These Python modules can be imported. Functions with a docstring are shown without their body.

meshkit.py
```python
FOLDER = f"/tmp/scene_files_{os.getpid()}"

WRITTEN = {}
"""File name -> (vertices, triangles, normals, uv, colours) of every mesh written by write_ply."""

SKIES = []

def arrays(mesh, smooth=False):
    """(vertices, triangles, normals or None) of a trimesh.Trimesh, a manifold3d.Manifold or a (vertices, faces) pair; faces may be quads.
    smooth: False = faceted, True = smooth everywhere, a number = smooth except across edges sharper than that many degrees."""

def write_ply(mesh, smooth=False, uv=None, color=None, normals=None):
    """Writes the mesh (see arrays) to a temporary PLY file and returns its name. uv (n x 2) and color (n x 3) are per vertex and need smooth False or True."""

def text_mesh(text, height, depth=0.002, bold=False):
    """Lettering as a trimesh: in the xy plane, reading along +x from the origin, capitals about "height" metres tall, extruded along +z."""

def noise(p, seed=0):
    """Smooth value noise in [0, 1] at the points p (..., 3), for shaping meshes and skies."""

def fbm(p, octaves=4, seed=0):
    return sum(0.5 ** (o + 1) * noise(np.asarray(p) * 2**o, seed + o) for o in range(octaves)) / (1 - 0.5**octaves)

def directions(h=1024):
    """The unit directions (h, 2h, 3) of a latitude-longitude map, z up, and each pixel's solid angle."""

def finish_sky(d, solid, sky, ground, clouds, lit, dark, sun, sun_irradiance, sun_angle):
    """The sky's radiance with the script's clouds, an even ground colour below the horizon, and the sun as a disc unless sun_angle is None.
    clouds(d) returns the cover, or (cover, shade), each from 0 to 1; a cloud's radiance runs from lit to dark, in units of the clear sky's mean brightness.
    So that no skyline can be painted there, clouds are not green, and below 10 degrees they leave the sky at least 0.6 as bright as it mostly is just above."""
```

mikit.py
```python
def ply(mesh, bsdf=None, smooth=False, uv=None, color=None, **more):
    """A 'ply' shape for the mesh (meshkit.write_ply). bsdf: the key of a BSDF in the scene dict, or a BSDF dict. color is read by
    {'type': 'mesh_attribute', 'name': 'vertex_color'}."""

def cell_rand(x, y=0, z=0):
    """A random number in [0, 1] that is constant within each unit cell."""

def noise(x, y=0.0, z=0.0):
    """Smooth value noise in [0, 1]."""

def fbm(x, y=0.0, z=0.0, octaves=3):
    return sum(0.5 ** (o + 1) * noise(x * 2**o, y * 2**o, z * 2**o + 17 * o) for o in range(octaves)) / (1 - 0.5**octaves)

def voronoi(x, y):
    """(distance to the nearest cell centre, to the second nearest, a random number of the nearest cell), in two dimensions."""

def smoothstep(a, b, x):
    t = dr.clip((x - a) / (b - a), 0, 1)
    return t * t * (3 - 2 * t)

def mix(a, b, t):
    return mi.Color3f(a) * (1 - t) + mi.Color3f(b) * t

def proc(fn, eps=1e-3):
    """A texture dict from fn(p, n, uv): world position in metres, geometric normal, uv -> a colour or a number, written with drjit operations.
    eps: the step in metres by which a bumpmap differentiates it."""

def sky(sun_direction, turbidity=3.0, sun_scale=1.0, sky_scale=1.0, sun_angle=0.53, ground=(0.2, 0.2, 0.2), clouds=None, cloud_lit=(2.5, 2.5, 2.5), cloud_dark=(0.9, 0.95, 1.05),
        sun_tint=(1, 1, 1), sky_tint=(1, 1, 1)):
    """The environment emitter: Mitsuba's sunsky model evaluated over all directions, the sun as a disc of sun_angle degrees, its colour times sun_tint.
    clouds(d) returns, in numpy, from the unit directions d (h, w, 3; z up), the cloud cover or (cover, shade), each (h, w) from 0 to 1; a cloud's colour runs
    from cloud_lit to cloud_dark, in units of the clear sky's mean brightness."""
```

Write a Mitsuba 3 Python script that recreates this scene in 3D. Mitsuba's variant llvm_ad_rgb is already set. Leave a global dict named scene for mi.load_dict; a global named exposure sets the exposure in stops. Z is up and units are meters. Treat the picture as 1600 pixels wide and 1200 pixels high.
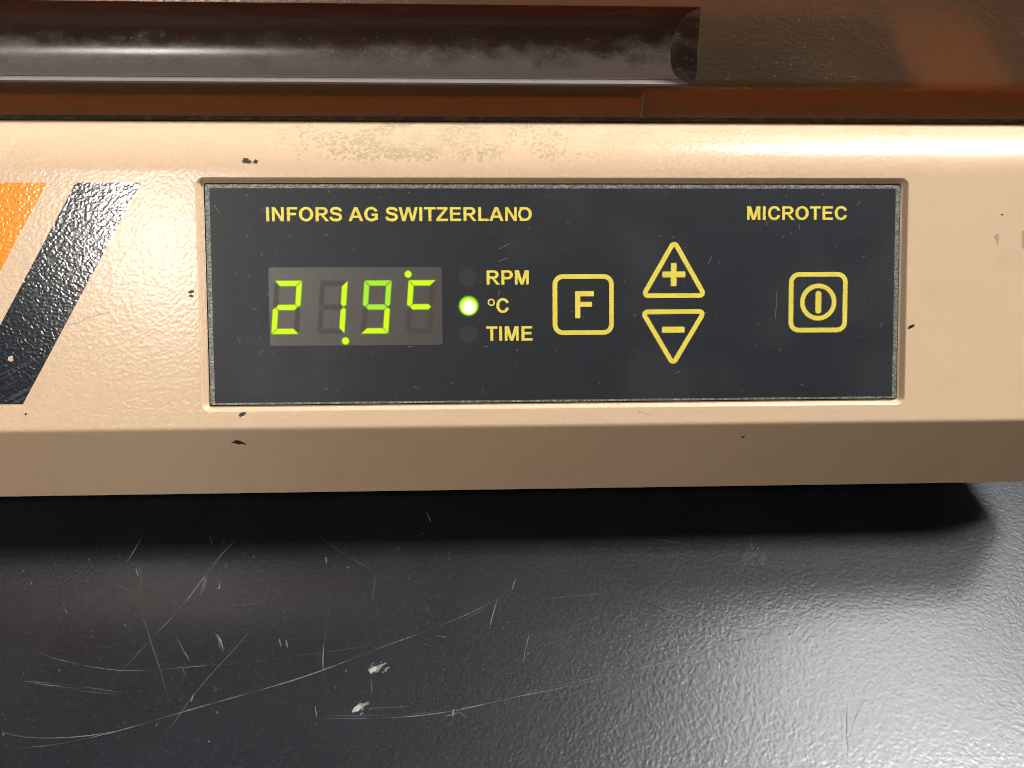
import math, random
import numpy as np, trimesh, drjit as dr, mitsuba as mi, mikit, meshkit
from scipy.interpolate import splprep, splev
from shapely.geometry import Point, Polygon, LineString, box
from shapely.ops import unary_union
from shapely import affinity

T = mi.ScalarTransform4f
scene, labels = {}, {}
rng = np.random.default_rng(7)

# ------------------------------------------------------------------ camera
CAM = np.array([-0.022610, -0.191714, 0.116772])
RIGHT = np.array([0.99918110, -0.03671499, 0.01700423])
DOWN = np.array([-0.00917862, -0.61497556, -0.78849275])
FWD = np.array([0.03940669, 0.78769097, -0.61480895])
m = np.eye(4)
m[:3, 0], m[:3, 1], m[:3, 2], m[:3, 3] = -RIGHT, -DOWN, FWD, CAM
scene['camera'] = {'type': 'perspective', 'fov': 66.94, 'fov_axis': 'x', 'near_clip': 0.01, 'far_clip': 60.0, 'to_world': T(m)}
exposure = 0.0

# ------------------------------------------------------------------ lamps
def look(o, t, up=(0, 0, 1)):
    return T().look_at(origin=list(o), target=list(t), up=list(up))

def lamp(key, o, t, w, h, rad, label, up=(0, 0, 1)):
    """A flat lamp: a shallow tray with an opal diffuser, facing the target."""
    tw = look(o, t, up)
    tray = trimesh.creation.box((w + .04, h + .04, .03))
    tray.apply_translation((0, 0, -.018))
    scene[key + '__housing'] = mikit.ply(tray, 'lamp_white', to_world=tw)
    scene[key + '__diffuser'] = {'type': 'rectangle', 'to_world': tw @ T().scale([w / 2, h / 2, 1]), 'bsdf': {'type': 'ref', 'id': 'lamp_white'},
                                 'emitter': {'type': 'area', 'radiance': {'type': 'rgb', 'value': list(rad)}}}
    labels[key] = {'label': label, 'category': 'lamp'}

scene['lamp_white'] = {'type': 'twosided', 'bsdf': {'type': 'diffuse', 'reflectance': {'type': 'rgb', 'value': [.8, .8, .8]}}}
lamp('ceiling_lamp', (.98, .18, 1.5), (.98, .18, 0), .85, .28, (101, 100, 97.5), 'long ceiling lamp above the right end of the shaker', (0, 1, 0))
lamp('ceiling_lamp_001', (1.00, .90, 1.5), (1.00, .90, 0), .80, .50, (9.6, 9.7, 10.0), 'long ceiling lamp in the next row, above the space behind the shaker', (0, 1, 0))
lamp('bench_lamp', (-.44, -.60, .57), (-.95, -.10, 0), .14, .12, (168, 155, 138), 'small square lamp above and behind the camera, aimed at the left of the shaker', (1, 0, 0))
scene['room_light'] = {'type': 'constant', 'radiance': {'type': 'rgb', 'value': [.05, .048, .045]}, 'sampling_weight': .3}

# ------------------------------------------------------------------ frame of the sloping front face: u right, v up along it, w out of it
SL = math.radians(35.0)
EX, EV, EN = np.array([1.0, 0, 0]), np.array([0, math.sin(SL), math.cos(SL)]), np.array([0, -math.cos(SL), math.sin(SL)])
FRAME = np.stack([EX, EV, EN], 1)
MM = 1e-3
BENCH = -0.0770
FACE_W = 0.8        # the painted face stands 0.8 mm proud of the panel

def to_world(v):
    """millimetres in the frame of the front face -> metres in the scene"""
    return (np.asarray(v, float) * MM) @ FRAME.T

def geoms(g):
    return [x for x in getattr(g, 'geoms', [g]) if x.area > 1e-9]

def flat(shape, w0, h):
    """a shapely shape (mm, in the face's plane) as a sheet h thick standing on the height w0"""
    ms = []
    for g in geoms(shape):
        e = trimesh.creation.extrude_polygon(g, h, engine='earcut')
        e.vertices = to_world(e.vertices + [0, 0, w0])
        ms.append(e)
    return trimesh.util.concatenate(ms)

def rrect(x0, y0, x1, y1, r):
    return box(x0 + r, y0 + r, x1 - r, y1 - r).buffer(r, quad_segs=8)

used = {}
def numbered(key):
    n = used[key] = used.get(key, -1) + 1
    return key if n == 0 else '%s_%03d' % (key, n)

def put(parent, name, mesh, bsdf, smooth=False, label=None, kind=None, **more):
    key = numbered(parent + '__' + name if parent else name)
    scene[key] = mikit.ply(mesh, bsdf, smooth, **more)
    if label or kind:
        labels[key] = {k: v for k, v in (('label', label), ('kind', kind)) if v}
    return key

# ------------------------------------------------------------------ materials
noise, fbm, smoothstep, mix, cell_rand, voronoi = mikit.noise, mikit.fbm, mikit.smoothstep, mikit.mix, mikit.cell_rand, mikit.voronoi
C3 = mi.Color3f

def face_v(p):
    return p.y * float(EV[1]) + p.z * float(EV[2])

def principled(base, rough, spec=.5, **k):
    b = {'type': 'rgb', 'value': list(base)} if isinstance(base, (tuple, list)) else base
    return {'type': 'principled', 'base_color': b, 'roughness': rough, 'specular': spec, **k}

def bumped(b, fn, scale=1.0, eps=5e-5):
    return {'type': 'bumpmap', 'arbitrary': mikit.proc(fn, eps), 'scale': scale, 'bsdf': b}

def two(b):
    return {'type': 'twosided', 'bsdf': b}

def paint_relief(p, n, uv):
    """wrinkled structure paint, in metres"""
    def at(s):
        return p.x * s, p.y * s, p.z * s
    x, y, z = at(1450.0)
    q = noise(x * .5 + 7, y * .5, z * .5) * 1.5
    a = noise(x + q, y - q, z + q)
    x, y, z = at(2500.0)
    b = noise(x + 9, y, z)
    soft = smoothstep(.06, .15, p.x) * .5          # the relief is shallower towards the right end
    return (smoothstep(.2, .9, a) * 23e-6 + b * 13e-6) * (1 - soft)

def paint_colour(p, n, uv):
    v = face_v(p)
    base = mix((.60, .43, .288), (.57, .405, .265), fbm(p.x * 22, p.y * 22, p.z * 22))
    k = fbm(p.x * 1500, p.y * 1500, p.z * 1500, 2)
    # grime held in the paint's pits on the roll above the panel
    zone = smoothstep(.0345, .041, v) * smoothstep(-.115, -.05, p.x) * smoothstep(.050, .0, p.x)
    core = dr.exp(-dr.square((p.x + .040) / .030)) * smoothstep(.035, .040, v)
    patch = fbm(p.x * 110 + 4, p.y * 110, p.z * 110, 2)
    dirt = smoothstep(.50, .80, k + .22 * core - .20 * (1 - zone) + .22 * (patch - .5)) * dr.minimum(zone + core, 1)
    base = mix(base, (.30, .245, .15), dirt * .60 * (.35 + .65 * smoothstep(.35, .6, patch)))
    # faint browner stains scattered at random over the whole coat
    stain = smoothstep(.60, .72, fbm(p.x * 60 + 2, p.y * 60, p.z * 60)) * .10
    return mix(base, (.38, .27, .17), stain)

scene['beige_paint'] = two(principled(mikit.proc(paint_colour), .25, .26))

def smooth_relief(p, n, uv):
    return paint_relief(p, n, uv) * .4
def decal_relief(p, n, uv):
    return paint_relief(p, n, uv) * 1.15

def black_colour(p, n, uv):
    t = noise((p.x * .9 + face_v(p) * .45) * 160, (face_v(p) * .9 - p.x * .45) * 2600)
    return mix((.011, .0145, .021), (.045, .048, .052), smoothstep(.62, .85, t) * smoothstep(-.005, -.03, face_v(p)))
scene['black_vinyl'] = two(bumped(principled(mikit.proc(black_colour), .16, .55), decal_relief))
scene['orange_vinyl'] = two(bumped(principled((.74, .235, .005), .18, .45), decal_relief))

def specks(x, y, cell, chance, r):
    """small round specks, at most one per cell"""
    i, j = dr.floor(x / cell), dr.floor(y / cell)
    cx, cy = (i + .15 + .7 * cell_rand(i, j, 11)) * cell, (j + .15 + .7 * cell_rand(i, j, 12)) * cell
    rr = r * (.45 + .55 * cell_rand(i, j, 14))
    d = dr.sqrt(dr.square(x - cx) + dr.square((y - cy) * (.6 + .8 * cell_rand(i, j, 15))))
    return dr.select(cell_rand(i, j, 13) < chance, 1 - smoothstep(rr * .6, rr, d), 0)

def panel_colour(p, n, uv):
    v = face_v(p)
    brush = noise(p.x * 70, v * 4200)
    base = mix((.0135, .0152, .0195), (.0162, .0180, .0222), brush)
    cloud = fbm(p.x * 40, v * 40)
    base = mix(base, (.036, .037, .041), smoothstep(.5, .8, cloud) * .4)
    sp = dr.maximum(specks(p.x, v, .0050, .30, .00015), specks(p.x + .3, v + .1, .0110, .40, .00024))
    return mix(base, (.22, .22, .22), sp * .7)
scene['panel_film'] = two(principled(mikit.proc(panel_colour), .5, .26))

def rim_colour(p, n, uv):
    k = noise(p.x * 2600, p.y * 2600, p.z * 2600)
    return mix((.075, .079, .066), (.24, .25, .212), smoothstep(.35, .85, k))
scene['panel_rim'] = two(principled(mikit.proc(rim_colour, ), .5, .5))
scene['gap_dark'] = two(principled((.035, .026, .016), .8, .2))

def ink_colour(p, n, uv):
    return mix((.60, .485, .055), (.67, .55, .075), noise(p.x * 300, p.y * 300, p.z * 300))
scene['yellow_ink'] = two(principled(mikit.proc(ink_colour), .5, .4))

def window_colour(p, n, uv):
    k = noise(p.x * 2500, p.z * 2500)
    return mix((.042, .036, .034), (.048, .041, .0385), k)
scene['window_film'] = two(principled(mikit.proc(window_colour), .45, .5))
scene['unlit_segment'] = two(principled((.046, .0365, .0345), .5, .3))
scene['lens_black'] = two(principled((.01, .015, .005), .5, .2))
scene['film_scratch'] = two(principled((.16, .16, .165), .5, .3))
scene['unlit_lens'] = two(principled((.0225, .026, .0275), .45, .3))
scene['black_mark'] = two(principled((.012, .012, .013), .5, .4))
scene['grey_mark'] = two(principled((.33, .27, .20), .5, .4))
scene['pale_mark'] = two(principled((.70, .55, .38), .5, .3))
scene['rubber'] = two(principled((.015, .015, .015), .8, .3))
scene['dark_metal'] = two(principled((.02, .02, .02), .6, .3))


# smoked acrylic
def lid_relief(p, n, uv):
    k = smoothstep(.047, .050, p.z)
    s = 1700.0
    return (smoothstep(.3, .8, noise(p.x * s, p.y * s, p.z * s)) * 38e-6) * k
def thin(base, rough, trans=.85, **k):
    return {'type': 'principledthin', 'base_color': {'type': 'rgb', 'value': list(base)}, 'roughness': rough, 'spec_trans': trans, 'eta': 1.49, 'diff_trans': .3, **k}
AMBER = (.60, .315, .10)
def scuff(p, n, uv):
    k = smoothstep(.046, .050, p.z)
    return k * (.025 + .045 * fbm(p.x * 40, p.y * 40, p.z * 40)) + dr.maximum(specks(p.x, p.z, .0016, .22, .00020), specks(p.x + .4, p.z + .3, .0037, .3, .00034)) * .24  # scuffed haze; the dust specks also paint in glints of the lid grain
scene['lid_gloss'] = thin(AMBER, .32, .93)
scene['lid_haze'] = principled((.27, .25, .235), .4, .5)
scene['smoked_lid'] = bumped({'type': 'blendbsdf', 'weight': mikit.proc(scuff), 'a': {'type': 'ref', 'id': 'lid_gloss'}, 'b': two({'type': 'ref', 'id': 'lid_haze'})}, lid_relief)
def dust(p, n, uv):
    up = dr.select(n.y < 0, n.z, -n.z)          # settles on what faces up
    fine = fbm(p.x * 1500, p.y * 700, p.z * 1500, 2)
    streak = fbm(p.x * 210, 5.0, p.z * 260, 3)
    low = smoothstep(.05, .80, up + (fine - .5) * .35 + (streak - .5) * .75)
    dots = dr.maximum(specks(p.x, p.z, .0017, .20, .00020), specks(p.x + .5, p.z + .2, .0031, .3, .00030)) * smoothstep(-.7, .1, up) * smoothstep(.97, .8, up)
    return dr.clip(.03 + low * .36 + dots * .40, 0, 1)
scene['smoked_recess'] = {'type': 'blendbsdf', 'weight': mikit.proc(dust), 'a': thin((.20, .07, .03), .26, .9), 'b': two(principled((.42, .40, .39), .5, .3))}
scene['lid_edge'] = two(principled((.10, .045, .015), .3, .5))
scene['seal_dirt'] = two(principled(mikit.proc(lambda p, n, uv: mix((.010, .006, .003), (.075, .042, .016), smoothstep(.45, .8, fbm(p.x * 500, p.z * 1500, 1.0)) * .6)), .7, .3))
scene['well_paint'] = two(principled((.55, .38, .23), .5, .4))
scene['well_lining'] = two(principled((.55, .35, .19), .5, .4))
scene['added_ramp_paint'] = two(principled((.19, .125, .06), .5, .4))
scene['tray_paint'] = two(principled((.20, .12, .08), .5, .4))
scene['seam_wear'] = two(principled((.11, .065, .04), .5, .4))

# ------------------------------------------------------------------ bench
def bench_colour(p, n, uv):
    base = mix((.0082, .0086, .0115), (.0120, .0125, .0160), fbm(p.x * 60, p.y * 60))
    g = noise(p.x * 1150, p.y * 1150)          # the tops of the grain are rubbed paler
    return mix(base, (.038, .038, .041), dr.maximum(smoothstep(.60, .95, g) * .08, specks(p.x, p.y, .0024, .45, .00022)))  # the pale specks are sparkle of the grain, painted into the colour
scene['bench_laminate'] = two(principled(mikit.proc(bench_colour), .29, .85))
scene['scratch_white'] = two(principled((.125, .125, .13), .6, .3))
scene['scratch_faint'] = two(principled((.05, .05, .053), .6, .3))
scene['scuff_tan'] = two(principled((.27, .25, .22), .7, .3))

def bench_grain(x, y):
    """height in metres of the moulded grain (x, y in metres)"""
    X, Y = x * 1600, y * 1600
    z = np.zeros_like(X)
    n3 = lambda a, b, k: meshkit.noise(np.stack([a, b, z + k], -1))
    w = n3(X * .5, Y * .5, 1.5) * 1.2
    return n3(X * .8 + Y * .6 + w, Y * .8 - X * .6 - w, 0.5) * 62e-6 + n3(X * 1.5 - Y * .7, Y * 1.5 + X * .7, 3.5) * 34e-6 - 92e-6

gx = np.concatenate([[-1.1, -.6, -.3], np.linspace(-.170, .182, 1460), [.4, .8, 1.3]])
gy = np.concatenate([[-.45, -.25], np.linspace(-.104, .018, 508), [.06, .2, .45, .75]])
GX, GY = np.meshgrid(gx, gy, indexing='ij')
top = np.stack([GX, GY, BENCH + bench_grain(GX, GY)], -1)
nx_, ny_ = GX.shape
ii, jj = np.meshgrid(np.arange(nx_ - 1), np.arange(ny_ - 1), indexing='ij')
q0 = (ii * ny_ + jj).ravel()
tf = np.stack([q0, q0 + ny_, q0 + ny_ + 1, q0 + 1], 1)
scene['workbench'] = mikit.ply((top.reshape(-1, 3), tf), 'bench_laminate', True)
slab = trimesh.creation.box((2.4, 1.2, .03))
slab.apply_translation((.1, .15, BENCH - .0158))
scene['workbench__core'] = mikit.ply(slab, 'rubber')
labels['workbench'] = {'label': 'black grained bench top with pale scratches and scuffs under the shaker', 'category': 'bench'}

# ------------------------------------------------------------------ shaker: housing
S = 'laboratory_shaker'
labels[S] = {'label': 'beige laboratory shaker with dark control panel and smoked lid, standing on the black bench', 'category': 'laboratory shaker'}
X0, X1 = -290.0, 162.0
PW, PH = 100.0, 31.18           # half size of the control panel

# profile in (v, w), from the back of the underside round the front to the back of the top ledge
prof = []
chamfer = math.radians(40)
cv, cw = -38.2, FACE_W
bv, bw = cv - 28.4 * math.cos(chamfer), cw - 28.4 * math.sin(chamfer)
STEP = .27
for k in np.linspace(0, .93, int(26.4 / STEP)):
    prof.append((bv + k * (cv - bv), bw + k * (cw - bw)))
Rc = 2.6                                # rounded chamfer edge
c0 = (cv + Rc * math.tan(chamfer / 2), cw - Rc)
for k in np.linspace(0, 1, 9):
    a = -chamfer * (1 - k)
    prof.append((c0[0] + Rc * math.sin(a), c0[1] + Rc * math.cos(a)))
vs = np.concatenate([np.arange(-36.9, -34, STEP), np.arange(-34, -29.5, .12), np.arange(-29.3, 29.3, STEP), np.arange(29.5, 34.1, .12), [34.15]])
prof += [(v, FACE_W) for v in vs]
Rr, AR = 19.0, math.radians(55)
for a in np.linspace(0, AR, int(Rr * AR / STEP)):
    prof.append((34.2 + Rr * math.sin(a), FACE_W - Rr + Rr * math.cos(a)))
for L in (1, 3, 5, 8, 12):
    prof.append((34.2 + Rr * math.sin(AR) + L * math.cos(AR), FACE_W - Rr + Rr * math.cos(AR) - L * math.sin(AR)))
prof = np.array(prof)
us = np.concatenate([np.linspace(X0, -168, 12), np.arange(-166, -104, STEP), np.arange(-104, -98, .12), np.arange(-97.9, 97.9, STEP), np.arange(98, 104, .12), np.arange(104.2, X1 - 12, STEP), X1 - 12 + 12 * np.sin(np.linspace(.03, math.pi / 2, 30))])

def paint_grain(p):
    """height in metres of the wrinkled structure paint at the points p (metres)"""
    q = meshkit.noise(p * 800 + 7)[..., None] * np.array([1.3, -1.3, 1.3])
    a = meshkit.noise(p * 1600 + q)
    b = meshkit.noise(p * 2300 + 9)
    t = np.clip((a - .2) / .7, 0, 1)
    thin = 1 - .45 * np.clip((p[..., 0] - .05) / .09, 0, 1)          # the relief is shallower towards the right end
    return (t * t * (3 - 2 * t) * 31e-6 + b * 17e-6) * thin

def recess_depth(u, v):
    """the recess round the panel: rounded rectangle with sloping sides"""
    hx, hy, r = PW + 2.3, PH + 1.9, 2.4
    qx, qy = np.abs(u) - (hx - r), np.abs(v) - (hy - r)
    d = np.hypot(np.maximum(qx, 0), np.maximum(qy, 0)) + np.minimum(np.maximum(qx, qy), 0) - r
    t = np.clip(-d / 1.5, 0, 1)
    return 1.5 * t * t * (3 - 2 * t)

U, K = np.meshgrid(us, np.arange(len(prof)), indexing='ij')
V, Wd = prof[K, 0], prof[K, 1].copy()
onface = (K >= 0) & (np.abs(V) < 36) & (Wd > FACE_W - .01)
Wd = np.where(onface, Wd - recess_depth(U, V), Wd)
P = to_world(np.stack([U, V, Wd], -1).reshape(-1, 3)).reshape(U.shape + (3,))
e = np.clip((U - (X1 - 12)) / 12, 0, 1)
P[..., 1] += np.where(P[..., 1] < .1, (1 - np.sqrt(np.maximum(1 - e * e, 0))) * .012, 0)     # rounded right-hand corner

def grid_faces(n, k):
    i, j = np.meshgrid(np.arange(n - 1), np.arange(k - 1), indexing='ij')
    a = (i * k + j).ravel()
    return np.stack([a, a + k, a + k + 1, a + 1], 1)

du, dk = np.gradient(P, axis=0), np.gradient(P, axis=1)
N = np.cross(du, dk)
N /= np.linalg.norm(N, axis=-1, keepdims=True) + 1e-12
N *= np.sign((N @ EN).mean())
P = P + N * paint_grain(P)[..., None]
ztop, zbot = P[0, -1, 2], P[0, 0, 2]
HOUSING = S + '__housing'
scene[HOUSING] = mikit.ply((P.reshape(-1, 3), grid_faces(*U.shape)), 'beige_paint', True)
labels[HOUSING] = {'label': 'beige grained housing with a sloping front and chipped paint'}
# back, sides and base of the housing
yb, zt = .34, P[0, -1, 2]
for i in (0, -1):
    ring = P[i][::6, 1:]
    poly = max(geoms(Polygon(np.vstack([ring, [P[i, -1, 1:], (yb, zt), (yb, zbot)]])).buffer(0)), key=lambda g: g.area)
    tv, tf = trimesh.creation.triangulate_polygon(poly, engine='earcut')
    put(HOUSING, 'side', trimesh.Trimesh(np.column_stack([np.full(len(tv), P[i, 0, 0]), tv]), tf, process=False), 'beige_paint')
f0 = P[:, 0]
base = np.vstack([f0, np.column_stack([f0[:, 0], np.full(len(f0), yb), np.full(len(f0), zbot)])])
nb = len(f0)
put(HOUSING, 'base_plate', (base, np.array([[i, i + 1, nb + i + 1, nb + i] for i in range(nb - 1)])), 'rubber')

# chips and marks in the paint: irregular thin flakes lying on the face (mm in u, v)
def blob(u, v, r, seed, sx=1.0, sy=1.0, rot=0):
    g = np.random.default_rng(seed)
    a = np.linspace(0, 2 * np.pi, 15)[:-1]
    rr = r * g.uniform(.5, 1.15, len(a))
    q = Polygon(np.stack([rr * np.cos(a) * sx, rr * np.sin(a) * sy], 1)).buffer(r * .15)
    return affinity.translate(affinity.rotate(q, rot, origin=(0, 0)), u, v)

# ------------------------------------------------------------------ decal stripes
HW = FACE_W
black = Polygon([(-135.07, 31.43), (-117.23, 31.43), (-151.9, -30.35), (-169.75, -30.35)])
hole = blob(-154.74, -17.5, .85, 3)
put(S, 'stripe', flat(black.buffer(-.15).buffer(.15).difference(hole), HW + .01, .09), 'black_vinyl', label='glossy black slanted stripe on the front')
orange = Polygon([(-143.03, 31.42), (-160.9, 31.42), (-195.4, -30.35), (-177.5, -30.35)])
put(S, 'stripe', flat(orange.buffer(-.15).buffer(.15), HW + .01, .09), 'orange_vinyl', label='glossy orange slanted stripe on the front')


# ------------------------------------------------------------------ control panel
CP = S + '__control_panel'
labels[CP] = {'label': 'dark slate control panel with yellow print and a worn pale rim'}
scene[CP] = mikit.ply(flat(rrect(-PW + 1.25, -PH + .55, PW - 1.25, PH - 1.05, .3), -1.2, 1.2), 'panel_film')
rim = rrect(-PW, -PH, PW, PH, .5).difference(rrect(-PW + 1.25, -PH + .55, PW - 1.25, PH - 1.05, .3).buffer(.004))
rm = flat(rim, -1.2, 1.14)
put(CP, 'rim', rm, 'panel_rim', label='worn grey-green edge of the panel')
put(CP, 'gap', flat(rrect(-PW - .5, -PH - .4, PW + .5, PH + .5, .6), -1.0, .45).copy(), 'gap_dark', label='dark strip in the gap round the panel')  # dark brown plate that shows as a line round the panel

INK0, INKH = .005, .05
def ellipse(cx, cy, rx, ry):
    return affinity.scale(Point(cx, cy).buffer(1, quad_segs=24), rx, ry)

def glyph(ch):
    """a bold grotesque capital of height 1: (shape, advance)"""
    P, B, U = Polygon, box, unary_union
    if ch == 'I': return B(.09, 0, .297, 1), .388
    if ch == 'N': return U([B(.1, 0, .29, 1), B(.715, 0, .905, 1), P([(.1, 1), (.305, 1), (.905, 0), (.70, 0)])]), 1.008
    if ch == 'F': return U([B(.1, 0, .305, 1), B(.1, .83, .80, 1), B(.1, .425, .72, .594)]), .853
    if ch == 'E': return U([B(.1, 0, .305, 1), B(.1, .83, .85, 1), B(.1, .43, .80, .597), B(.1, 0, .87, .17)]), .931
    if ch == 'L': return U([B(.1, 0, .305, 1), B(.1, 0, .81, .17)]), .853
    if ch == 'T': return U([B(.03, .83, .825, 1), B(.325, 0, .53, 1)]), .853
    if ch == 'Z': return U([B(.06, .83, .79, 1), B(.02, 0, .82, .17), P([(.02, .17), (.26, .17), (.79, .83), (.55, .83)])]), .853
    if ch == 'A':
        o = P([(0, 0), (.39, 1), (.61, 1), (1.005, 0)])
        return U([P([(0, 0), (.39, 1), (.61, 1), (1.005, 0), (.785, 0), (.5, .765), (.215, 0)]), B(.1, .225, .9, .393).intersection(o)]), 1.008
    if ch == 'M': return U([B(.1, 0, .285, 1), B(.88, 0, 1.065, 1), P([(.1, 1), (.385, 1), (.583, .31), (.78, 1), (1.065, 1), (.68, 0), (.485, 0)])]), 1.163
    if ch == 'W': return P([(0, 1), (.21, 1), (.358, .30), (.545, 1), (.775, 1), (.957, .30), (1.105, 1), (1.315, 1), (1.07, 0), (.85, 0), (.66, .73), (.465, 0), (.245, 0)]), 1.318
    if ch == 'O': return ellipse(.543, .5, .485, .515).difference(ellipse(.543, .5, .27, .34)), 1.087
    if ch == 'C':
        r = ellipse(.535, .5, .47, .515).difference(ellipse(.535, .5, .26, .34))
        return r.difference(P([(.55, .5), (.78, .645), (1.2, .74), (1.2, .26), (.78, .37)])), 1.008
    if ch == 'G':
        r = ellipse(.545, .5, .485, .515).difference(ellipse(.545, .5, .27, .34))
        return U([r.difference(P([(.6, .5), (.79, .665), (1.2, .76), (1.2, .10), (.82, .30)])), B(.56, .37, 1.0, .54), P([(.795, .54), (1.0, .54), (1.0, .14), (.90, .07), (.795, .15)])]), 1.087
    if ch == 'S':
        q = np.array([(.785, .70), (.70, .855), (.47, .915), (.24, .86), (.165, .735), (.25, .60), (.47, .52), (.71, .435), (.79, .29), (.71, .145), (.465, .085), (.21, .14), (.115, .315)])
        t, _ = splprep(q.T, s=0)
        return LineString(np.array(splev(np.linspace(0, 1, 60), t)).T).buffer(.097, cap_style='flat'), .931
    if ch in 'RP':
        lo, rr = (.40, .30) if ch == 'R' else (.365, .3175)
        cx = .595 if ch == 'R' else .565
        o = U([B(.1, lo, cx, 1), ellipse(cx, (1 + lo) / 2, .325 if ch == 'R' else .33, (1 - lo) / 2), B(.1, 0, .305, 1)])
        i = U([B(.305, lo + .17, cx - .02, .83), ellipse(cx - .02, (1 + lo) / 2, .135, (.66 - lo) / 2)])
        g = o.difference(i)
        if ch == 'R': g = U([g, P([(.36, .42), (.58, .42), (.70, .36), (1.01, 0), (.765, 0), (.53, .32), (.46, .40)])])
        return g, 1.008 if ch == 'R' else .931
    if ch == 'D':
        o = U([B(.1, 0, .46, 1), ellipse(.46, .5, .475, .5)])
        return o.difference(U([B(.305, .17, .44, .83), ellipse(.44, .5, .285, .33)])), 1.008
    return None, .388

def lettering(text, u0, u1, v0, h):
    x, out = 0.0, []
    for ch in text:
        g, adv = glyph(ch)
        if g is not None:
            out.append(affinity.translate(g, x, 0))
        x += adv
    a = unary_union(out)
    x0, _, x1, _ = a.bounds
    a = affinity.translate(a, -x0, 0)
    a = affinity.scale(a, (u1 - u0) / (x1 - x0), h, origin=(0, 0)).buffer(-.06).buffer(.06)
    return affinity.translate(a, u0, v0)

def ink(parent, name, shape, label=None):
    return put(parent, name, flat(shape, INK0, INKH), 'yellow_ink', label=label)

ink(CP, 'lettering', lettering('INFORS AG SWITZERLAND', -83.1, -7.72, 20.85, 3.98), 'long line of yellow capitals, upper left')
ink(CP, 'lettering', lettering('MICROTEC', 54.82, 84.36, 21.1, 3.95), 'short yellow word, upper right')
ink(CP, 'lettering', lettering('RPM', -20.84, -8.68, 2.72, 4.12), 'yellow capitals beside the top lamp')
deg = Point(-19.56, -2.34).buffer(1.05).difference(Point(-19.56, -2.34).buffer(.62))
ink(CP, 'lettering', unary_union([deg, lettering('C', -18.14, -14.48, -5.35, 4.2)]), 'yellow degree sign and letter beside the middle lamp')
ink(CP, 'lettering', lettering('TIME', -21.16, -7.74, -13.42, 4.2), 'yellow capitals beside the bottom lamp')

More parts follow.
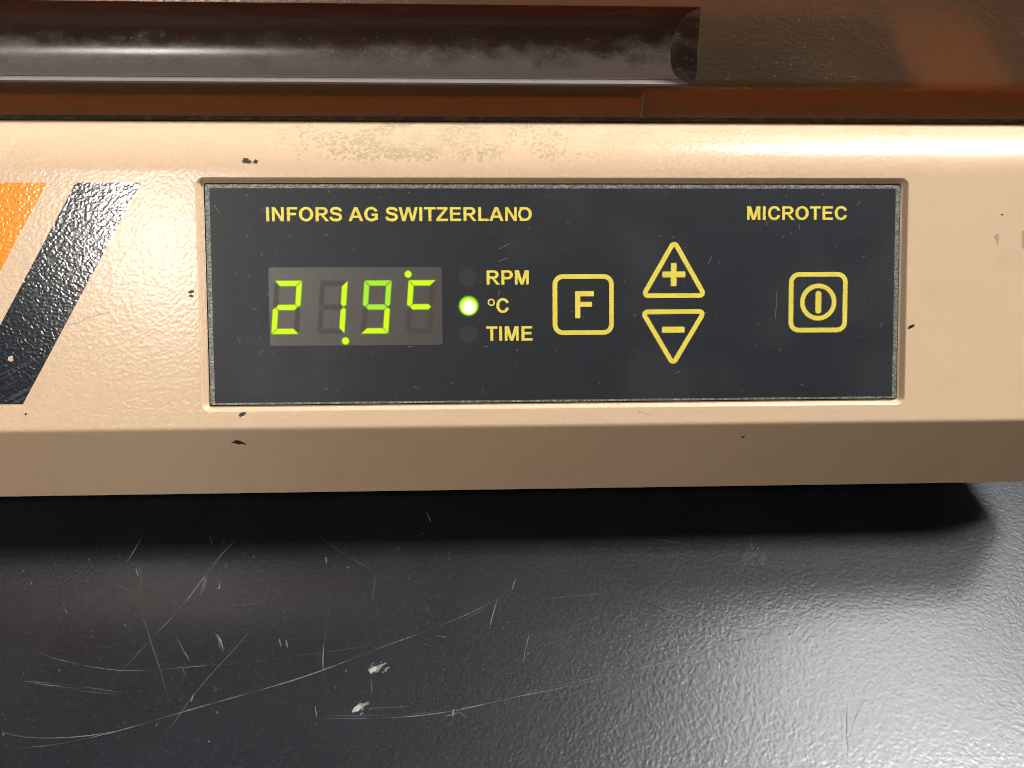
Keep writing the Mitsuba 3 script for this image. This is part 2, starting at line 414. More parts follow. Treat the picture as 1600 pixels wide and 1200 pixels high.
# keys: printed outlines over a slightly raised membrane
def key(name, outline, symbols, label):
    k = S + '__' + name
    scene[k] = mikit.ply(flat(outline[0].buffer(.9), .002, .04), 'panel_film')
    labels[k] = {'label': label}
    put(k, 'outline', flat(outline[1], .045, .05), 'yellow_ink')
    for n, s in symbols:
        put(k, n, flat(s, .045, .05), 'yellow_ink')

sq = rrect(-1.86, -11.88, 15.92, 5.65, 3.0)
F = unary_union([box(4.63, -7.03, 6.15, .79), box(4.63, -.72, 10.14, .79), box(4.63, -3.77, 9.59, -2.34)]).buffer(-.25).buffer(.25)
key('function_key', (sq, sq.difference(sq.buffer(-1.36))), [('letter', F)], 'square key outlined in yellow with one capital letter')
tri = Polygon([(25.67, .05), (41.31, .03), (33.51, 13.58)]).buffer(-.15).buffer(.15)
plus = unary_union([box(30.1, 4.62, 36.8, 6.32), box(32.58, 2.09, 34.24, 8.77)]).buffer(-.2).buffer(.2)
key('plus_key', (tri.buffer(1.38), tri.buffer(1.38).difference(tri)), [('symbol', plus)], 'upward triangle key with a yellow plus')
tri = Polygon([(25.51, -6.02), (41.24, -5.96), (33.3, -19.19)]).buffer(-.15).buffer(.15)
key('minus_key', (tri.buffer(1.38), tri.buffer(1.38).difference(tri)), [('symbol', rrect(29.99, -11.42, 36.64, -9.68, .25))], 'downward triangle key with a yellow minus')
sq = rrect(67.38, -11.59, 84.81, 6.01, 3.0)
c = Point(76.14, -2.74)
key('power_key', (sq, sq.difference(sq.buffer(-1.36))), [('ring', c.buffer(5.38, quad_segs=32).difference(c.buffer(4.05, quad_segs=32))), ('bar', rrect(75.3, -6.11, 77.06, .53, .87))], 'square key with a yellow ring and upright bar')

# display
DP = S + '__display'
scene[DP] = mikit.ply(flat(rrect(-82.8, -14.42, -33.7, 7.85, .7), .002, .03), 'window_film')
labels[DP] = {'label': 'brown display window with lit green digits'}
def stack(layers, w0):
    """light spreading in a diffuser: plates one upon the other, [(shape, colour), ...] from the widest up, as one mesh with a colour per vertex"""
    ms, cs = [], []
    for i, (q, c) in enumerate(layers):
        tv, tf = zip(*[trimesh.creation.triangulate_polygon(g_, engine='earcut') for g_ in geoms(q.simplify(.015))])
        f = trimesh.util.concatenate([trimesh.Trimesh(to_world(np.column_stack([a_, np.full(len(a_), w0 + .006 + .008 * i)])), b_, process=False) for a_, b_ in zip(tv, tf)])
        if (f.face_normals @ EN).mean() < 0:
            f.invert()
        ms.append(f); cs.append(np.tile(c, (len(f.vertices), 1)))
    return trimesh.util.concatenate(ms), np.vstack(cs)
def emit(layers, w0, key, label=None):
    f, c = stack(layers, w0)
    scene[key] = mikit.ply(f, 'lens_black', color=c, emitter={'type': 'area', 'radiance': {'type': 'mesh_attribute', 'name': 'vertex_color'}, 'sampling_weight': .01})
    if label: labels[key] = {'label': label}
def glow(q, c):
    c = np.array(c)
    return [(q.buffer(.24), c * [.10, .12, .1] + [.012, .012, .01]), (q.buffer(.12), c * [.28, .36, .2]), (q.buffer(.02), c * [.72, .85, .6]), (q.buffer(-.14), c)]

def seg_shapes(u0):
    """the seven segments of a digit whose top left corner is at u0 (upright, then slanted)"""
    W, H, t, g = 7.75, 15.1, 1.48, .17
    y = {'t': 0.0, 'm': -H / 2, 'b': -H}
    s = {
        'a': [(g, 0), (W - g, 0), (W - t - g, -t), (t + g, -t)],
        'd': [(g, -H), (W - g, -H), (W - t - g, -H + t), (t + g, -H + t)],
        'g': [(.75 + g, -H / 2), (t + g, -H / 2 + t / 2), (W - t - g, -H / 2 + t / 2), (W - .75 - g, -H / 2), (W - t - g, -H / 2 - t / 2), (t + g, -H / 2 - t / 2)],
        'f': [(0, -g), (t, -t - g), (t, -H / 2 + t / 2 + g), (.75, -H / 2 + g), (0, -H / 2 + .45 + g)],
        'e': [(0, -H + g), (t, -H + t + g), (t, -H / 2 - t / 2 - g), (.75, -H / 2 - g), (0, -H / 2 - .45 - g)],
    }
    s['b'] = [(W - x, v) for x, v in s['f']]
    s['c'] = [(W - x, v) for x, v in s['e']]
    sl = math.tan(math.radians(4.6))
    return {k: Polygon([(u0 + x + v * sl, 4.05 + v) for x, v in q]).buffer(0) for k, q in s.items()}

LIT, PALE = (.68, 1.0, .0), (.42, .80, .03)
digits = [(-81.15, 'abged', ''), (-68.25, 'bc', ''), (-55.75, 'abcdfg', 'abfg'), (-43.15, 'afg', '')]
for u0, lit, pale in digits:
    for k, q in seg_shapes(u0).items():
        if k in lit:
            emit(glow(q, PALE if k in pale else LIT), .034, numbered(DP + '__segment'), 'pale lit segment' if k in pale else 'bright lit segment')
        else:
            put(DP, 'segment', flat(q, .034, .006), 'unlit_segment', label='unlit segment')
emit(glow(Point(-61.4, -13.15).buffer(1.02), LIT), .034, numbered(DP + '__point'), 'lit decimal point below the second digit')
emit(glow(Point(-43.3, 5.79).buffer(.98), LIT), .034, numbered(DP + '__point'), 'lit degree point above the last digit')

# indicator lamps behind the film
for i, (u, v) in enumerate(((-26.18, 4.85), (-26.08, -3.33), (-26.22, -11.42))):
    k = numbered(S + '__indicator_lamp')
    c = Point(u, v)
    if i == 1:
        def disc(r, du=0, dv=0):
            return Point(u + du, v + dv).buffer(r, quad_segs=24)
        emit([(disc(3.15), (.03, .055, .02)), (disc(2.95), (.06, .17, .01)), (disc(2.78), (.20, .52, .0)), (disc(2.6, 0, -.05), (.38, .85, .0)), (disc(2.35, .02, -.18), (.62, 1.05, .02)), (disc(2.1, .04, -.32), (.95, 1.2, .30)), (disc(1.85, .05, -.38), (1.4, 1.5, .85))],
             .004, k, 'brightly lit green indicator lamp')
    else:
        scene[k] = mikit.ply(flat(c.buffer(2.6), .003, .02), 'unlit_lens')
        labels[k] = {'label': 'dark unlit indicator lamp, ' + ('topmost' if i == 0 else 'lowest') + ' of the three'}

# fine scratches in the film
g = np.random.default_rng(5)
for q in ([(44.5, 10.5), (43.6, 8.6)], [(33.0, 1.6), (37.5, 3.3)], [(60.2, 21.0), (61.0, 19.6)], [(88.2, 26.5), (87.3, 25.3)], [(-17.5, 9.3), (-14.6, 10.4)], [(-17.2, 13.0), (-13.9, 14.5)], [(-99.0 + 1.5, 25.4), (-96.2, 23.4)], [(-92.0, -12.0), (-91.2, -13.5)], [(80.8, 3.6), (83.4, 4.9)], [(63.9, .2), (63.5, -7.5)],
          *[[(a, b), (a + l * math.cos(w), b + l * math.sin(w))] for a, b, l, w in zip(g.uniform(-95, 95, 26), g.uniform(-28, 27, 26), g.uniform(.5, 1.6, 26), g.uniform(0, 3.14, 26))]):
    put(CP, 'scratch', flat(LineString(q).buffer(.055), .006, .012), 'film_scratch')


def mark(shape, bsdf, w=None, label=None, name='paint_chip'):
    put(HOUSING, name, flat(shape, (FACE_W if w is None else w) + .015, .05), bsdf, label=label)

for (u, v, r, sd, sx, sy, rot) in ((-104.3, .95, .75, 1, 1.1, .55, 15), (-104.35, -.15, .62, 2, 1.0, .6, -10), (-90.9, -33.9, .9, 6, 1.2, .55, 35),
                                   (103.7, -10.1, .75, 7, 1.35, .6, 20), (103.0, -10.6, .4, 8, 1, .5, 0), (-151.2, -33.2, .32, 9, 1, 1, 0), (130.2, 22.4, .3, 21, 1.2, .7, 0)):
    mark(blob(u, v, r, sd, sx, sy, rot), 'black_mark')
for q in ([(-139.1, -8.4), (-137.3, -7.9), (-136.2, -7.2)], [(-136.4, -7.9), (-133.6, -6.3), (-130.0, -5.3), (-127.0, -4.6)]):
    mark(LineString(q).buffer(.11), 'grey_mark', name='scratch')
mark(blob(128.7, 16.2, .85, 12, 1.0, .7, 20), 'grey_mark', name='stain')
mark(Polygon([(128.3, 16), (129.5, 16), (129.1, 13.2)]), 'grey_mark', name='stain')
mark(rrect(136.3, 12.5, 138.3, 18, .8), 'grey_mark', name='stain')
mark(LineString([(22.9, -34.2), (25.3, -34.9), (26.3, -35.5)]).buffer(.10), 'grey_mark', name='scratch')
# marks on the chamfer: distance along u and down from its upper edge
CA = chamfer
def on_chamfer(shape, bsdf, name):
    ms = []
    for g in geoms(shape):
        e = trimesh.creation.extrude_polygon(g, .04, engine='earcut')
        x, y, z = e.vertices.T
        # y runs up the chamfer, z out of it
        e.vertices = to_world(np.stack([x, cv + y * math.cos(CA) - (z + .01) * math.sin(CA), cw + y * math.sin(CA) + (z + .01) * math.cos(CA)], 1))
        ms.append(e)
    put(HOUSING, name, trimesh.util.concatenate(ms), bsdf)
on_chamfer(blob(-93.5, -5.2, 1.0, 31, 1.6, .75, -8), 'black_mark', 'paint_chip')
on_chamfer(blob(-92.0, -5.9, .55, 32, 1.6, .45, -25), 'black_mark', 'paint_chip')
on_chamfer(blob(55.2, -5.7, .5, 33, 1.3, .7, 10), 'black_mark', 'paint_chip')
on_chamfer(LineString([(20.5, -26), (26, -20.3), (31.5, -8)]).buffer(.06), 'pale_mark', 'scratch')
on_chamfer(blob(-148.5, -5.0, .2, 34), 'grey_mark', 'paint_chip')
# the two black chips at the start of the roll
for (u, v, r, sd) in ((-88.3, 37.7, .75, 41), (-87.2, 37.3, .5, 42), (-85.4, 37.4, .62, 43)):
    mark(blob(u, v, r, sd, 1.1, .7, 20), 'black_mark')


# ------------------------------------------------------------------ lid

def bx(x0, x1, y0, y1, z0, z1):
    b = trimesh.creation.box(((x1 - x0) * MM, (y1 - y0) * MM, (z1 - z0) * MM))
    b.apply_translation(((x0 + x1) / 2 * MM, (y0 + y1) / 2 * MM, (z0 + z1) / 2 * MM))
    return b
LID = S + '__lid'
LY, LZ, BEND, LA = 36.6, 37.2, 45.7, math.radians(22)
def lid_profile(t):
    """(y, z) in mm at the distance t up the lid's front: an upright flange, a soft bend, then a slope leaning back"""
    t = np.asarray(t, float)
    tb, r = BEND - LZ, 2.2
    y, z = np.full_like(t, LY), LZ + np.minimum(t, tb)
    k = np.maximum(t - tb, 0)
    a = np.minimum(k / (2 * r) , 1) * LA                  # angle grows over 2r
    arc = np.minimum(k, 2 * r)
    y = y + np.where(arc > 0, 2 * r / LA * (1 - np.cos(arc / (2 * r) * LA)), 0) + np.maximum(k - 2 * r, 0) * math.sin(LA)
    z = z + np.where(arc > 0, 2 * r / LA * np.sin(arc / (2 * r) * LA), 0) + np.maximum(k - 2 * r, 0) * math.cos(LA)
    return y, z, a
CT0, CT1, CEND = 10.4, 31.4, 40.3          # channel: lower and upper edge (distance up the lid), right end
def channel_depth(u, t):
    c, h = (CT0 + CT1) / 2, (CT1 - CT0) / 2
    s = np.clip(1 - ((t - c) / h) ** 2, 0, 1)
    d1 = 10.5 * np.sqrt(s) 
    d2 = np.maximum(CEND - u, 0) / math.tan(math.radians(28))
    return np.where((t > CT0) & (t < CT1) & (u < CEND), np.minimum(d1, d2), 0)
tt = np.concatenate([np.linspace(0, 7.5, 8), np.linspace(8, CT0 - .2, 12), CT0 + (CT1 - CT0) * (1 - np.cos(np.linspace(0, math.pi, 70))) / 2, np.linspace(CT1 + .2, CT1 + 3, 6), np.linspace(CT1 + 4, 128, 20)])
uu = np.concatenate([np.linspace(X0 + 4, 22, 50), np.arange(23, CEND - .05, .18), [CEND - .01, CEND + .12], np.linspace(CEND + .5, X1 - 4, 40)])
UU, TT = np.meshgrid(uu, tt, indexing='ij')
yy, zz, aa = lid_profile(TT)
dd = channel_depth(UU, TT)
LP = np.stack([UU, yy + dd * np.cos(aa), zz - dd * np.sin(aa)], -1) * MM
lf = grid_faces(*UU.shape)
inch = dd.reshape(-1)[lf].max(1) > 0
def sub(faces):
    mm = trimesh.Trimesh(LP.reshape(-1, 3), np.vstack([faces[:, [0, 1, 2]], faces[:, [0, 2, 3]]]), process=False)
    mm.remove_unreferenced_vertices()
    return mm
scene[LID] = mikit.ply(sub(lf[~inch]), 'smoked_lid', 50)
labels[LID] = {'label': 'smoked brown see-through lid with a long finger recess'}
put(LID, 'finger_recess', sub(lf[inch]), 'smoked_recess', 38, label='dusty hollow finger recess with a slanted end')
put(LID, 'lower_edge', (lambda b: (b.apply_translation(((X0 + X1) / 2 * MM, (LY + 1.55) * MM, (LZ + .35) * MM)), b)[1])(trimesh.creation.box(((X1 - X0 - 8) * MM, .0030, .0007))), 'lid_edge')
put(LID, 'seal', bx(X0 + 4, X1 - 4, LY - .12, LY + .3, LZ + .02, LZ + 1.25), 'seal_dirt', label='dark dirty seal along the lower edge')
ytop, ztl = lid_profile(np.array([128.0]))[:2]
ytop, ztl = float(ytop[0]) * MM, float(ztl[0]) * MM
def quad(*p):
    return trimesh.Trimesh(np.array(p), [[0, 1, 2], [0, 2, 3]], process=False)
xa, xb = (X0 + 4) * MM, (X1 - 4) * MM
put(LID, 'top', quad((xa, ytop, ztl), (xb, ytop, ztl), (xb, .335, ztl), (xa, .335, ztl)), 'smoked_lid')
sideprof = np.stack(lid_profile(np.linspace(0, 128, 30))[:2], 1) * MM
for x in (xa, xb):
    poly = Polygon(np.vstack([sideprof, [(.335, ztl), (.335, LZ * MM)]]))
    tv, tf = trimesh.creation.triangulate_polygon(poly, engine='earcut')
    put(LID, 'side', trimesh.Trimesh(np.column_stack([np.full(len(tv), x), tv]), tf, process=False), 'smoked_lid')
put(LID, 'back', quad((xa, .335, LZ * MM), (xb, .335, LZ * MM), (xb, .335, ztl), (xa, .335, ztl)), 'dark_metal')

# the well under the lid: beige rim, dark lining and the shaking tray
WELL = S + '__well'
scene[WELL] = mikit.ply(bx(X0 + 8, X1 - 8, 42, 330, 36.5, 38.3), 'dark_metal')
labels[WELL] = {'label': 'dark well under the lid'}
put(WELL, 'rim', bx(X0 + 8, X1 - 8, 40.5, 43, 36.8, 45.5), 'well_paint', label='beige rim seen through the lid')
put(WELL, 'lining', bx(X0 + 8, 25.0, 38.4, 39.4, 37.2, 45.6), 'well_lining', label='strip behind the lid, ending at a seam')
put(WELL, 'shade_strip', bx(X0 + 8, 25.0, 37.8, 38.3, 44.0, 46.2), 'dark_metal')  # dark strip standing in for the shadow under the finger recess
put(WELL, 'tray', bx(X0 + 30, 104, 66, 300, 50, 60), 'tray_paint')
put(LID, 'seam', bx(25.2, 25.65, LY - .03, LY + .02, LZ + .6, BEND - .4), 'seam_wear', label='thin worn line across the lower edge of the lid')
added_ramp = trimesh.creation.extrude_polygon(Polygon([(54, 38.3), (100, 53), (300, 56), (300, 38.3)]), X1 - 9 - 120, engine='earcut')  # invented wedge, sloped to catch the ceiling lamp and show as a warm patch
added_ramp.vertices = np.stack([added_ramp.vertices[:, 2] + 120, added_ramp.vertices[:, 0], added_ramp.vertices[:, 1]], 1) * MM
put(WELL, 'added_ramp', added_ramp, 'added_ramp_paint')


# ------------------------------------------------------------------ feet
for x in (-.24, -.02, .118):
    for y in (.060, .24):
        hgt = zbot - BENCH
        f = trimesh.creation.cylinder(radius=.013, height=hgt, sections=24)
        f.apply_translation((x, y, BENCH + hgt / 2))
        put(S, 'foot', f, 'rubber', 30)

# ------------------------------------------------------------------ scratches on the bench
SCRATCHES = [
    ('scratch_white', 0.45, [(-144.2,-90.1),(-128.9,-89.2),(-112.7,-85.3),(-99.3,-81.0),(-83.7,-76.3),(-67.6,-70.8),(-50.8,-63.5),(-38.5,-58.6),(-25.5,-52.4),(-17.8,-47.8),(-14.0,-44.6)]),
    ('scratch_white', 0.35, [(-145.6,-85.9),(-140.9,-87.1),(-129.4,-87.8),(-119.4,-86.9),(-111.3,-84.9)]),
    ('scratch_white', 0.30, [(-145.6,-85.9),(-144.6,-87.0)]),
    ('scratch_faint', 0.45, [(-38.4,-59.6),(-29.3,-55.6),(-19.8,-50.2),(-14.4,-46.0),(-12.6,-42.3)]),
    ('scratch_white', 0.40, [(-67.3,-81.0),(-66.3,-84.3)]),
    ('scratch_white', 0.42, [(-66.3,-84.3),(-57.2,-84.8),(-44.6,-84.7),(-32.2,-83.5),(-15.3,-80.1),(2.4,-76.7),(20.6,-72.4),(39.7,-67.4),(49.6,-64.4),(61.6,-62.2)]),
    ('scratch_faint', 0.30, [(-65.2,-83.8),(-53.1,-84.1),(-40.6,-83.9),(-32.2,-82.7)]),
    ('scratch_white', 0.38, [(-100.1,-21.2),(-107.8,-37.6),(-111.9,-49.6),(-116.4,-58.7),(-120.6,-67.3),(-123.5,-73.3)]),
    ('scratch_faint', 0.30, [(-87.7,-50.3),(-92.2,-62.5),(-98.2,-73.1),(-102.2,-82.6),(-105.7,-92.2)]),
    ('scratch_white', 0.30, [(-148.7,-62.1),(-140.4,-65.2),(-128.9,-68.1),(-118.1,-69.4),(-106.2,-68.8),(-94.4,-68.0),(-80.7,-66.4)]),
    ('scratch_faint', 0.25, [(-80.7,-66.4),(-68.6,-65.1),(-55.3,-63.3)]),
    ('scratch_faint', 0.35, [(-125.4,-45.4),(-118.9,-56.6),(-111.5,-68.9),(-103.7,-82.9)]),
    ('scratch_white', 0.35, [(-147.9,-71.6),(-135.5,-73.0),(-126.6,-74.4),(-118.9,-75.8)]),
    ('scratch_white', 0.35, [(-145.6,-72.2),(-135.2,-73.7),(-126.4,-75.0),(-118.8,-76.0)]),
    ('scratch_faint', 0.35, [(-143.3,-72.9),(-134.9,-74.4),(-126.1,-75.6),(-118.7,-76.4)]),
    ('scratch_white', 0.45, [(-68.0,-51.5),(-67.8,-63.1),(-66.9,-70.1),(-64.9,-77.3)]),
    ('scratch_faint', 0.30, [(-55.9,-38.9),(-55.6,-48.3)]),
    ('scratch_white', 0.90, [(-129.4,-33.5),(-127.1,-37.2),(-125.8,-42.6)]),
    ('scratch_white', 0.50, [(-129.7,-34.1),(-128.0,-37.2)]),
    ('scratch_white', 0.50, [(-132.0,-21.1),(-132.6,-27.1),(-133.2,-31.5)]),
    ('scratch_faint', 0.50, [(-130.4,-21.9),(-131.4,-27.8),(-132.2,-30.9)]),
    ('scratch_white', 0.90, [(-146.7,-46.0),(-145.4,-48.4),(-143.9,-50.3)]),
    ('scratch_white', 0.60, [(-110.4,-57.9),(-106.5,-63.6),(-104.0,-66.7)]),
    ('scratch_white', 0.80, [(-99.4,-58.0),(-97.1,-60.7),(-95.5,-64.4)]),
    ('scratch_faint', 0.80, [(-98.5,-58.4),(-96.6,-63.3)]),
    ('scratch_faint', 1.60, [(-107.6,-36.6),(-107.4,-42.4),(-106.8,-47.6)]),
    ('scratch_faint', 1.20, [(-107.1,-37.6),(-106.7,-43.6)]),
    ('scratch_white', 0.60, [(-103.3,-39.1),(-102.6,-42.5),(-104.0,-41.9)]),
    ('scratch_white', 0.50, [(-18.3,-48.0),(-19.9,-53.7),(-21.1,-58.7)]),
    ('scratch_faint', 0.60, [(-105.3,-22.7),(-106.0,-25.7)]),
    ('scratch_white', 0.60, [(-41.5,-12.0),(-39.6,-17.7)]),
    ('scratch_faint', 0.30, [(-77.6,-20.3),(-68.3,-28.5),(-57.3,-36.3),(-48.0,-42.6)]),
    ('scratch_white', 0.70, [(-44.6,-24.4),(-43.0,-22.7),(-41.4,-21.5)]),
    ('scratch_faint', 0.50, [(-110.8,-20.9),(-108.8,-25.6)]),
    ('scratch_white', 0.70, [(-72.1,-31.0),(-71.4,-33.8)]),
    ('scratch_faint', 0.35, [(-135.6,-39.4),(-130.4,-41.8),(-125.6,-44.8)]),
    ('scratch_faint', 0.30, [(-102.8,-68.6),(-99.8,-67.3),(-97.4,-64.8)]),
    ('scratch_faint', 0.30, [(-82.8,-41.8),(-84.0,-45.2),(-93.6,-48.5),(-102.3,-51.0)]),
    ('scratch_faint', 0.30, [(-39.8,-49.7),(-38.8,-52.7)]),
    ('scratch_white', 0.60, [(-80.8,-60.2),(-79.7,-63.0)]),
    ('scratch_white', 0.50, [(-78.8,-60.7),(-77.9,-63.3)]),
    ('scratch_white', 0.45, [(-100.2,-76.8),(-100.1,-79.0)]),
    ('scratch_faint', 0.50, [(-95.0,-76.0),(-94.3,-75.1)]),
    ('scratch_faint', 0.50, [(-36.5,-60.3),(-32.9,-61.0)]),
    ('scratch_faint', 0.70, [(-33.4,-84.9),(-28.9,-83.6)]),
    ('scratch_white', 0.60, [(-30.7,-82.5),(-31.0,-85.0)]),
    ('scratch_faint', 0.60, [(-30.7,-82.7),(-27.2,-85.3)]),
    ('scratch_faint', 0.35, [(-54.1,-82.0),(-41.5,-81.8)]),
    ('scratch_faint', 0.50, [(-53.4,-73.3),(-52.7,-78.0)]),
    ('scratch_faint', 0.35, [(-105.5,-68.5),(-103.8,-71.3)]),
    ('scratch_white', 0.50, [(21.8,-48.4),(28.1,-51.4),(36.8,-55.5),(45.6,-58.5),(54.7,-60.1),(60.3,-60.3),(69.1,-59.3)]),
    ('scratch_faint', 0.90, [(26.2,-50.8),(35.0,-54.9),(45.6,-58.5)]),
    ('scratch_faint', 0.30, [(-15.2,-79.5),(0.6,-76.2),(18.8,-72.1),(28.3,-69.1)]),
    ('scratch_faint', 0.35, [(31.7,-25.7),(42.7,-28.4)]),
    ('scratch_white', 0.40, [(-12.5,-40.4),(-14.0,-45.2)]),
    ('scratch_white', 0.35, [(-9.4,-60.4),(-11.1,-66.6),(-11.7,-70.1)]),
    ('scratch_white', 0.50, [(-10.6,-67.1),(-9.8,-66.6)]),
    ('scratch_faint', 0.30, [(75.0,-83.3),(71.1,-93.0),(68.7,-100.4)]),
    ('scratch_faint', 0.30, [(80.8,-82.6),(74.8,-88.7),(70.9,-95.5)]),
    ('scratch_faint', 0.30, [(-4.4,-48.4),(15.1,-47.1)]),
    ('scratch_white', 0.42, [(-135.9,-29.7),(-136.2,-30.0)]),
    ('scratch_faint', 0.38, [(-26.4,-83.5),(-26.4,-83.0)]),
    ('scratch_faint', 0.54, [(-145.9,-29.7),(-145.0,-31.1)]),
    ('scratch_faint', 0.56, [(-45.1,-39.4),(-45.4,-40.5)]),
    ('scratch_faint', 0.35, [(-32.9,-30.5),(-33.7,-29.8)]),
    ('scratch_faint', 0.39, [(-98.3,-29.4),(-97.5,-28.8)]),
    ('scratch_faint', 0.42, [(-27.8,-68.6),(-27.1,-68.0)]),
    ('scratch_faint', 0.31, [(-73.5,-57.5),(-73.2,-58.1)]),
    ('scratch_faint', 0.40, [(-147.8,-69.1),(-147.6,-70.0)]),
    ('scratch_faint', 0.38, [(-14.2,-40.4),(-14.7,-40.7)]),
    ('scratch_faint', 0.33, [(-102.7,-78.0),(-102.8,-78.8)]),
    ('scratch_white', 0.40, [(-158.7,-39.7),(-159.1,-38.7)]),
    ('scratch_faint', 0.59, [(-134.2,-58.0),(-133.2,-58.3)]),
    ('scratch_faint', 0.53, [(-50.1,-92.3),(-49.6,-92.4)]),
    ('scratch_white', 0.36, [(-92.3,-90.1),(-92.9,-89.5)]),
    ('scratch_white', 0.30, [(-102.1,-33.4),(-102.6,-34.3)]),
    ('scratch_white', 0.33, [(-163.5,-34.7),(-163.7,-33.9)]),
    ('scratch_white', 0.35, [(-17.1,-58.4),(-17.0,-58.7)]),
    ('scratch_white', 0.60, [(-65.0,-35.3),(-64.2,-35.6)]),
    ('scratch_faint', 0.44, [(-140.1,-62.8),(-140.4,-62.1)]),
    ('scratch_white', 0.57, [(-126.2,-54.6),(-125.4,-54.8)]),
    ('scratch_white', 0.36, [(-39.2,-63.2),(-38.7,-63.3)]),
    ('scratch_faint', 0.47, [(-116.8,-85.2),(-116.5,-85.5)]),
    ('scratch_faint', 0.52, [(-15.8,-56.8),(-15.1,-56.3)]),
    ('scratch_faint', 0.58, [(-94.9,-29.7),(-94.4,-31.1)]),
    ('scratch_faint', 0.46, [(-107.1,-72.2),(-107.1,-71.4)]),
    ('scratch_faint', 0.32, [(-62.9,-75.3),(-62.8,-76.3)]),
    ('scratch_faint', 0.34, [(-19.5,-93.2),(-19.7,-92.9)]),
    ('scratch_faint', 0.47, [(-19.5,-75.2),(-19.0,-75.5)]),
    ('scratch_faint', 0.30, [(-48.8,-90.5),(-48.7,-90.8)]),
    ('scratch_faint', 0.47, [(-33.4,-33.2),(-33.1,-31.9)]),
    ('scratch_faint', 0.53, [(-32.9,-40.5),(-33.2,-39.7)]),
    ('scratch_faint', 0.45, [(-90.6,-63.8),(-90.2,-63.9)]),
    ('scratch_faint', 0.46, [(-34.0,-70.9),(-33.6,-71.5)]),
    ('scratch_faint', 0.41, [(-146.4,-82.5),(-146.4,-82.1)]),
    ('scratch_faint', 0.33, [(-46.5,-49.0),(-46.4,-49.9)]),
    ('scratch_white', 0.56, [(-138.5,-69.0),(-138.3,-68.5)]),
    ('scratch_white', 0.55, [(-49.8,-28.4),(-49.4,-28.0)]),
    ('scratch_white', 0.34, [(-92.9,-81.6),(-92.3,-82.5)]),
    ('scratch_faint', 0.30, [(-90.5,-50.0),(-91.5,-49.7)]),
    ('scratch_faint', 0.32, [(-112.9,-64.5),(-113.6,-64.6)]),
    ('scratch_faint', 0.49, [(-115.5,-83.9),(-115.7,-84.6)]),
    ('scratch_faint', 0.57, [(-60.4,-70.3),(-60.7,-71.4)]),
    ('scratch_white', 0.34, [(-107.2,-85.4),(-107.2,-84.6)]),
    ('scratch_white', 0.34, [(-48.7,-52.9),(-49.0,-52.5)]),
    ('scratch_faint', 0.41, [(-44.0,-38.2),(-43.4,-37.7)]),
]
SCUFFS = [[(-55.2, -71.5), (-54.0, -71.2), (-53.5, -70.1), (-50.9, -68.8), (-49.2, -68.1), (-51.4, -70.5), (-53.1, -72.1), (-53.9, -71.5)], [(-57.1, -82.7), (-57.1, -81.7), (-54.9, -80.6), (-52.9, -79.6), (-54.5, -81.7), (-56.1, -83.0)]]

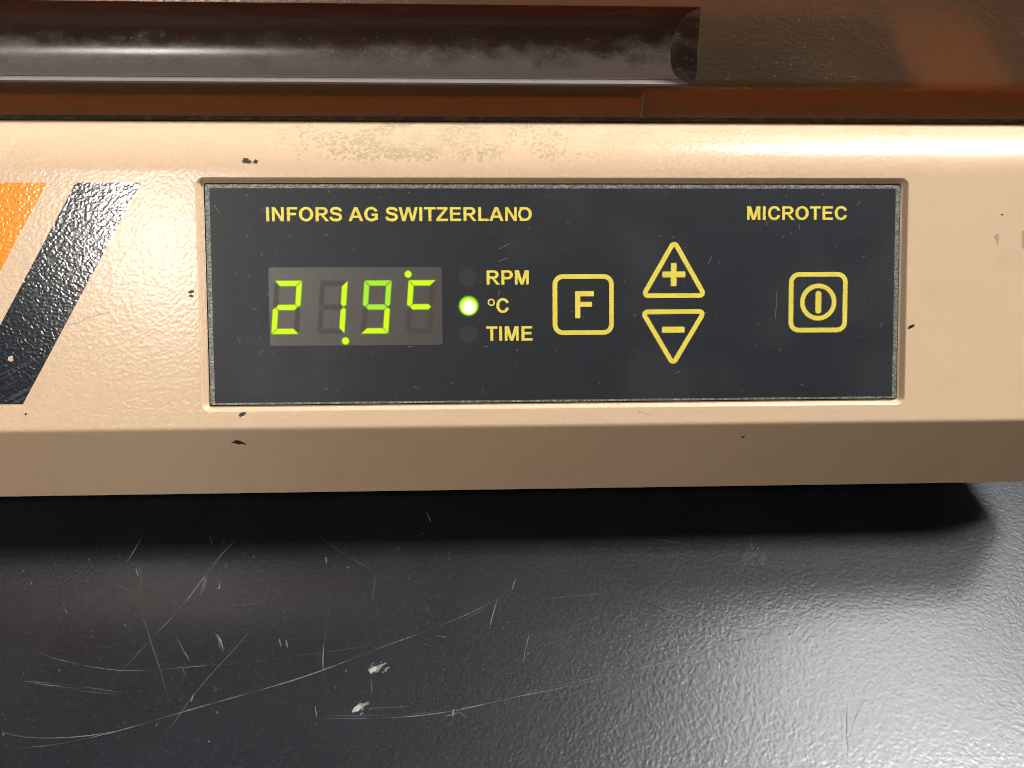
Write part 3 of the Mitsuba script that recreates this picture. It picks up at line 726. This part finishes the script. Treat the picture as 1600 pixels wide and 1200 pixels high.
def ribbon(pts, w, taper=1.0):
    """a thin raised burr along a scratch; pts in mm on the bench"""
    q = np.array(pts, float)
    if len(q) > 2:
        t, _ = splprep(q.T, s=0, k=min(3, len(q) - 1))
        q = np.array(splev(np.linspace(0, 1, 24 * len(q)), t)).T
        q = np.repeat(q, 1, 0)
    else:
        q = q[0] + (q[1] - q[0]) * np.linspace(0, 1, 9)[:, None]
    d = np.gradient(q, axis=0); d /= np.linalg.norm(d, axis=1, keepdims=True) + 1e-9
    nrm = np.stack([-d[:, 1], d[:, 0]], 1)
    s = np.linspace(0, 1, len(q))
    ww = .3 * w * (1 - taper * np.abs(2 * s - 1) ** 3) * rng.uniform(.55, 1.15, len(q)) + .015
    m_ = max(2, int(np.linalg.norm(np.diff(q, axis=0), axis=1).sum() / 5))
    gate = np.interp(s, np.linspace(0, 1, m_ + 1), rng.uniform(-.15, 1.25, m_ + 1)) if len(q) > 10 else np.ones(len(q))
    ww = ww * np.clip(gate, .12, 1)
    L, R = q + nrm * ww[:, None], q - nrm * ww[:, None]
    z = BENCH + 4e-5
    n = len(q)
    v = np.vstack([np.column_stack([L * MM, np.full(n, z)]), np.column_stack([q * MM, np.full(n, z + w * 1.2e-4)]), np.column_stack([R * MM, np.full(n, z)])])
    f = []
    for i in range(n - 1):
        for o in (0, n):
            f += [[o + i, o + n + i, o + n + i + 1], [o + i, o + n + i + 1, o + i + 1]]
    return trimesh.Trimesh(v, f, process=False)
for bsdf, w, pts in SCRATCHES:
    put('workbench', 'scratch', ribbon(pts, w), bsdf)
def chip_on_bench(shape, bsdf, lift):
    e = trimesh.creation.extrude_polygon(shape, .05, engine='earcut')
    e.vertices = e.vertices * MM + [0, 0, BENCH + lift]
    put('workbench', 'scuff', e, bsdf)
for pts in SCUFFS:
    q = Polygon(pts)
    cx, cy = q.centroid.x, q.centroid.y
    for k in range(16):                       # torn flecks round a pale core
        a, d = rng.uniform(0, 6.28), rng.uniform(.2, 1.3)
        f = blob(0, 0, rng.uniform(.15, .42), int(rng.integers(1e6)), rng.uniform(1.0, 2.2), .6, 38)
        chip_on_bench(affinity.translate(f, cx + 2.4 * d * math.cos(a) * .9 + 0.3, cy + 1.5 * d * math.sin(a)), 'scratch_white', 2e-5)
    lo = min(pts, key=lambda v: v[0] + v[1])
    chip_on_bench(affinity.scale(q, .8, .62).buffer(.1), 'scratch_white', 3e-5)
    chip_on_bench(affinity.translate(blob(0, 0, .8, 77 + int(abs(cx)), 1.5, .75, 35), cx - .8, cy - .5), 'scuff_tan', 5e-5)
fl = []
for k in range(150):
    a, b = sorted(rng.uniform(0, 1, 2))
    x, y = np.array((64.8, -26.0)) * a + np.array((57.0, -38.0)) * (b - a) + np.array((68.6, -37.3)) * (1 - b)
    e = trimesh.creation.extrude_polygon(blob(x, y, rng.uniform(.08, .26), int(rng.integers(1e6)), 1.4, .7, 30), .04, engine='earcut')
    e.vertices = e.vertices * MM + [0, 0, BENCH + 2e-5]
    fl.append(e)
put('workbench', 'smear', trimesh.util.concatenate(fl), 'scratch_faint', label='pale rubbed smear', kind='stuff')
